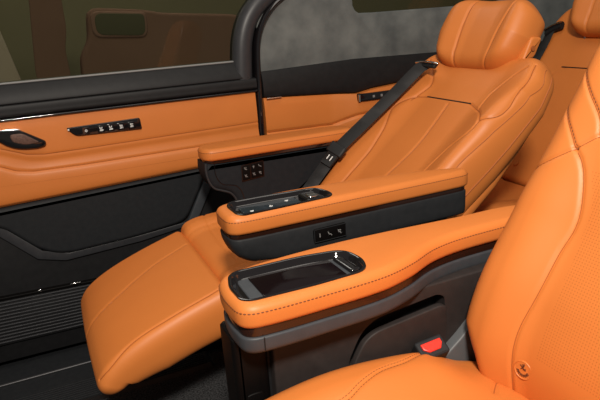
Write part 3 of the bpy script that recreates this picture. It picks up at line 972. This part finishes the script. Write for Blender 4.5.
for k in range(9):
    a = math.radians(195 + k * 18)
    c, s_ = math.cos(a), math.sin(a)
    marks.append([(.55 * c - .05 * s_, .55 * s_ + .05 * c), (.78 * c, .78 * s_)])
    if k % 2:
        marks.append([(.60 * c, .60 * s_), (.62 * c - .14 * s_, .62 * s_ + .14 * c)])
strokes('badge_print', marks, 0.0019, bc + bn * 0.0014, bu * -0.0145, bv * 0.0145, 'thread', nb)

NC_SEAMS = smooth_lines([[(0.150, 0.20), (0.162, 0.334), (0.179, 0.371), (0.197, 0.417), (0.206, 0.469), (0.226, 0.520)], [(-0.150, 0.20), (-0.162, 0.334), (-0.179, 0.371), (-0.197, 0.417), (-0.206, 0.469), (-0.226, 0.520)], [(0.235, 0.67), (0.18, 0.655), (0.12, .593)]])
NC = Pad([(0.02, 0.39), (0.10, 0.432), (0.22, 0.459), (0.34, 0.474), (0.46, 0.466), (0.56, 0.446), (0.66, 0.412), (0.76, 0.362)], NY, 0.262, 0.13, 0.05, 0.05, 0.03, rc0=0.05, rc1=0.03,
         bump=lambda x, s: 0.022 * sstep(0.10, 0.2, np.abs(x)) * (1 - sstep(.5, .62, s)), seams=NC_SEAMS)
nc = build_pad('seat_cushion', NC, 'leather', near, 150, 170)
seam_threads(NC, NC_SEAMS[2:], nc)
for ln in NC_SEAMS[:2]:
    L_ = np.array(ln)
    dashes('stitching', NC.pos(L_[:, 0] + .004 * np.sign(L_[:, 0]), L_[:, 1], 1), 'thread', nc, 0.0006)
    dashes('stitching', NC.pos(L_[:, 0] - .004 * np.sign(L_[:, 0]), L_[:, 1], 1), 'thread', nc, 0.0006)
box('seat_base', (0.12, NY - 0.23, 0.0), (0.72, NY + 0.23, 0.34), 'black', near, 0.02)

NEAR_OUT = [(0.204, 0.81), (0.204, 0.762), (0.211, 0.734), (0.236, 0.722), (0.36, 0.722), (0.455, 0.728), (0.52, 0.747), (0.585, 0.776), (0.65, 0.789), (0.76, 0.793), (0.84, 0.795), (0.865, 0.825), (0.845, 0.862), (0.70, 0.872), (0.55, 0.882), (0.45, 0.885), (0.34, 0.880), (0.25, 0.868), (0.215, 0.850)]
P3, nearpad = armrest(near, NEAR_OUT, 0.652, 'grey', None, strip_h=0.016)
hole = fillet([(0.218, 0.800), (0.220, 0.743), (0.33, 0.740), (0.428, 0.744), (0.442, 0.785), (0.436, 0.835), (0.36, 0.848), (0.232, 0.850)], [.012, .020, .02, .024, .014, .026, .02, .022])
hole = resample(hole, 120, True)
bz = tray(nearpad, hole, 0.652, 0.012, near, 0.40)
ns_frame = plan_slab('screen_frame', fillet([(0.236, 0.754), (0.238, 0.838), (0.426, 0.828), (0.426, 0.753)], .008), 0.6400, 0.6430, 0.002, 0.001, 'grey', nearpad, 60)
plan_slab('touch_screen', fillet([(0.257, 0.756), (0.257, 0.836), (0.402, 0.828), (0.402, 0.755)], .004), 0.6424, 0.6450, 0.001, 0.0005, 'screen', nearpad, 60, label='switched-off dark screen')
plan_slab('rear_button', fillet([(0.410, 0.760), (0.408, 0.828), (0.427, 0.822), (0.431, 0.764)], .008), 0.640, 0.6490, 0.005, 0.001, 'gloss', nearpad, 60)
# grey lip under the pad, then the tall console sides
lip = plan_slab('armrest_body', inset(P3, 0.003), 0.567, 0.597, 0.004, 0.012, 'grey', near, 220, label='grey lip under the armrest pad')
Q3 = inset(P3, 0.0026)
iy = [p for p in Q3 if abs(p[0] - 0.262) < 0.004 and p[1] < 0.8]
tube('panel_gap', [(0.240, 0.7245, z) for z in np.linspace(0.574, 0.596, 6)], 0.0011, 'black', lip, 6)
con = side_slab('side_console', fillet([(0.268, 0.01), (0.82, 0.01), (0.84, 0.575), (0.268, 0.575)], .006), 0.772, 0.872, 'brown', near, r=0.004, n=200)
fp = side_slab('front_panel', fillet([(0.206, 0.0), (0.262, 0.0), (0.262, 0.575), (0.204, 0.575)], .006), 0.776, 0.842, 'satin', near, r=0.012, n=160)
side_slab('lower_cover', fillet([(0.218, 0.16), (0.248, 0.16), (0.248, 0.47), (0.217, 0.47)], .008), 0.7735, 0.78, 'satin', fp, r=0.002, n=80)
box('seam_gap', (0.2625, 0.790, 0.0), (0.2675, 0.86, 0.57), 'black', fp)
# storage pocket let into the console side
slot = fillet([(0.400, 0.45), (0.405, 0.476), (0.430, 0.522), (0.460, 0.541), (0.590, 0.553), (0.606, 0.545), (0.608, 0.49), (0.55, 0.47)], [0.01, .03, .03, .03, .008, .008, .03, .01])
v, f = loft([[(x, y, z) for x, z in ccw(resample(slot, 100, True))] for y in (0.76, 0.806)])
cut(con, mk('cutter', v, f, None))
pk = side_slab('pocket_lining', slot, 0.8035, 0.812, 'black', con, r=0.001, n=100)
side_slab('pocket_front', fillet([(0.392, 0.40), (0.405, 0.465), (0.432, 0.509), (0.455, 0.521), (0.590, 0.534), (0.604, 0.530), (0.606, 0.46), (0.597, 0.385)], [0.01, .03, .03, .03, .006, .006, .03, .01]), 0.7625, 0.774, 'brown', pk, r=0.003, n=140)
for k in range(5):
    z = 0.522 + k * 0.005
    tube('lining_rib', [(0.44 + k * .004, 0.8025, z), (0.60, 0.8025, z + 0.012)], 0.0012, 'dark', pk, 5)
# hinge cover between console and backrest
side_slab('hinge_cover', fillet([(0.592, 0.432), (0.604, 0.37), (0.68, 0.34), (0.70, 0.42), (0.705, 0.50), (0.668, 0.494), (0.63, 0.460)], 0.006), 0.752, 0.775, 'greylight', near, r=0.004, n=100)

# ================================================================== BUCKLE
bk = thing('seat_belt_buckle', 'seat belt buckle with red release button between the near cushion and console', 'buckle', (0.572, 0.745, 0.40))


def obox(name, c, ex, ey, ez, mat, parent, bev):
    c, ex, ey, ez = map(np.array, (c, ex, ey, ez))
    v = [c + a * ex + b * ey + d * ez for a, b, d in ((-1, -1, -1), (1, -1, -1), (1, 1, -1), (-1, 1, -1), (-1, -1, 1), (1, -1, 1), (1, 1, 1), (-1, 1, 1))]
    o = mk(name, v, [(0, 1, 2, 3), (4, 5, 6, 7), (0, 1, 5, 4), (1, 2, 6, 5), (2, 3, 7, 6), (3, 0, 4, 7)], mat, parent)
    bevel(o, bev)
    return o


up = np.array([-0.10, -0.52, 0.84]); up /= np.linalg.norm(up)
fx = np.array([1.0, -0.10, 0.20]); fx -= up * (fx @ up); fx /= np.linalg.norm(fx)
fy = np.cross(up, fx)
bcn = np.array([0.553, 0.747, 0.455])
obox('housing', bcn, fx * 0.0275, fy * 0.0180, up * 0.028, 'dark', bk, 0.004)
hexa = [(-.0200, .0095), (.0200, .0095), (.0200, .001), (.0120, -.0085), (-.0110, -.0085), (-.0200, -.001)]
rings = [[bcn + up * h + fx * a * k + fy * b * k for a, b in hexa] for h, k in ((.024, 1), (.0300, 1), (.0312, .94))]
v, f = loft(rings)
bevel(mk('release_button', v, f, 'red', bk, angle=30), 0.0012, 2)
obox('slot', bcn + up * 0.0278 - fy * 0.0135, fx * 0.018, fy * 0.0014, up * 0.001, 'black', bk, 0.0004)
tube('stalk', [bcn - up * 0.02, bcn - up * 0.06, bcn - up * 0.09 + fx * .01], 0.008, 'black', bk, 8)

# ================================================================== THIRD ROW SEAT
TY = 1.64
third = thing('rear_bench_seat', 'tan leather third row seat behind the reclined captain seat', 'car seat', (1.95, TY, 0.0))


def tb_bump(x, s):
    ax = np.abs(x)
    return 0.012 * sstep(0.16, 0.24, ax) * (1 - sstep(.4, .55, s))


TB_SEAMS = smooth_lines([[(0.09, 0.512), (0.15, 0.48), (0.17, 0.3), (0.17, 0.05)], [(-0.17, 0.512), (-0.18, 0.3), (-0.18, 0.05)], [(0.255, .05), (.265, .3), (.26, .5)]])
TB = Pad([(1.70, 0.33), (1.78, 0.48), (1.87, 0.64), (1.95, 0.78), (2.005, 0.88), (2.075, 1.03)], TY, lambda b: np.interp(b, [0, .5, .8, 1], [.275, .292, .29, .25]), 0.12, 0.05, 0.04, 0.05, rc0=.03, rc1=0.11, bump=tb_bump, seams=TB_SEAMS)
tb = build_pad('backrest', TB, 'leather', third, 110, 140)
q = np.linspace(-0.13, 0.13, 30)
tube('black_piping', TB.pos(q * 0.85 + 0.006, np.full(30, 0.512), 1, False), 0.0024, 'black', tb, 6, label='short black strip across the top of the centre panel')
TC = Pad([(1.25, 0.36), (1.33, 0.385), (1.50, 0.365), (1.72, 0.335)], TY, 0.268, 0.12, 0.05, 0.05, 0.03, rc0=.04, rc1=.02, bump=lambda x, s: 0.015 * sstep(.13, .21, np.abs(x)), seams=smooth_lines([[(-.16, .03), (-.16, .45)], [(.16, .03), (.16, .45)]]))
build_pad('seat_cushion', TC, 'leather', third, 90, 90)
TH = Pad([(1.945, 0.915), (1.965, 0.96), (1.99, 1.02), (2.02, 1.08), (2.05, 1.12)], TY - 0.04, lambda b: np.interp(b, [0, .5, 1], [.15, .175, .16]), 0.11, 0.055, 0.05, 0.06, rc0=0.06, rc1=0.06, bump=lambda x, s: 0.02 * sstep(.055, .13, np.abs(x)),
         seams=smooth_lines([[(-.068, 0), (-.066, .1), (-.07, .22)], [(.068, 0), (.066, .1), (.07, .22)]]), depth=.006, width=.004)
build_pad('headrest', TH, 'leather', third, 90, 90)
for y in (TY - 0.05, TY + 0.07):
    tube('headrest_post', [(2.01, y, 0.86), (2.03, y, 1.0)], 0.007, 'chrome', third, 10)
box('seat_base', (1.35, TY - 0.24, 0.0), (1.95, TY + 0.24, 0.30), 'black', third, 0.02)
tbp = TB.pos(np.array([0.035]), np.array([0.13]), 1, False)[0]
gd = tube('belt_guide', [(2.008, 1.905, 0.905), (2.014, 1.865, 0.924), (2.014, 1.828, 0.936)], 0.008, 'black', third, 8, flat=(0.034, 0.020, (.5, 0, .85)))
tube('chrome_rim', [(1.998, 1.908, 0.918), (2.003, 1.865, 0.939), (2.003, 1.825, 0.950)], 0.004, 'chrome', gd, 8)
c = TB.pos(np.array([0.126]), np.array([0.09]), 1, False)[0]
tube('round_stud', [c + np.array([.004, 0, -.003]), c + np.array([-.003, 0, .002])], 0.013, 'leather', tb, 16)

tbelt = thing('seat_belt', 'black seat belt hanging from the shoulder guide of the third row seat', 'seat belt', (1.80, 1.84, 0.50))
tube('webbing', resample(catmull([(2.006, 1.880, 0.915), (1.990, 1.888, 0.870), (1.955, 1.90, 0.80), (1.89, 1.91, 0.68), (1.82, 1.92, 0.55), (1.76, 1.925, 0.42)], 8), 50), 0, 'web', tbelt, flat=(0.048, 0.0022, (0.25, 1, 0.2)))
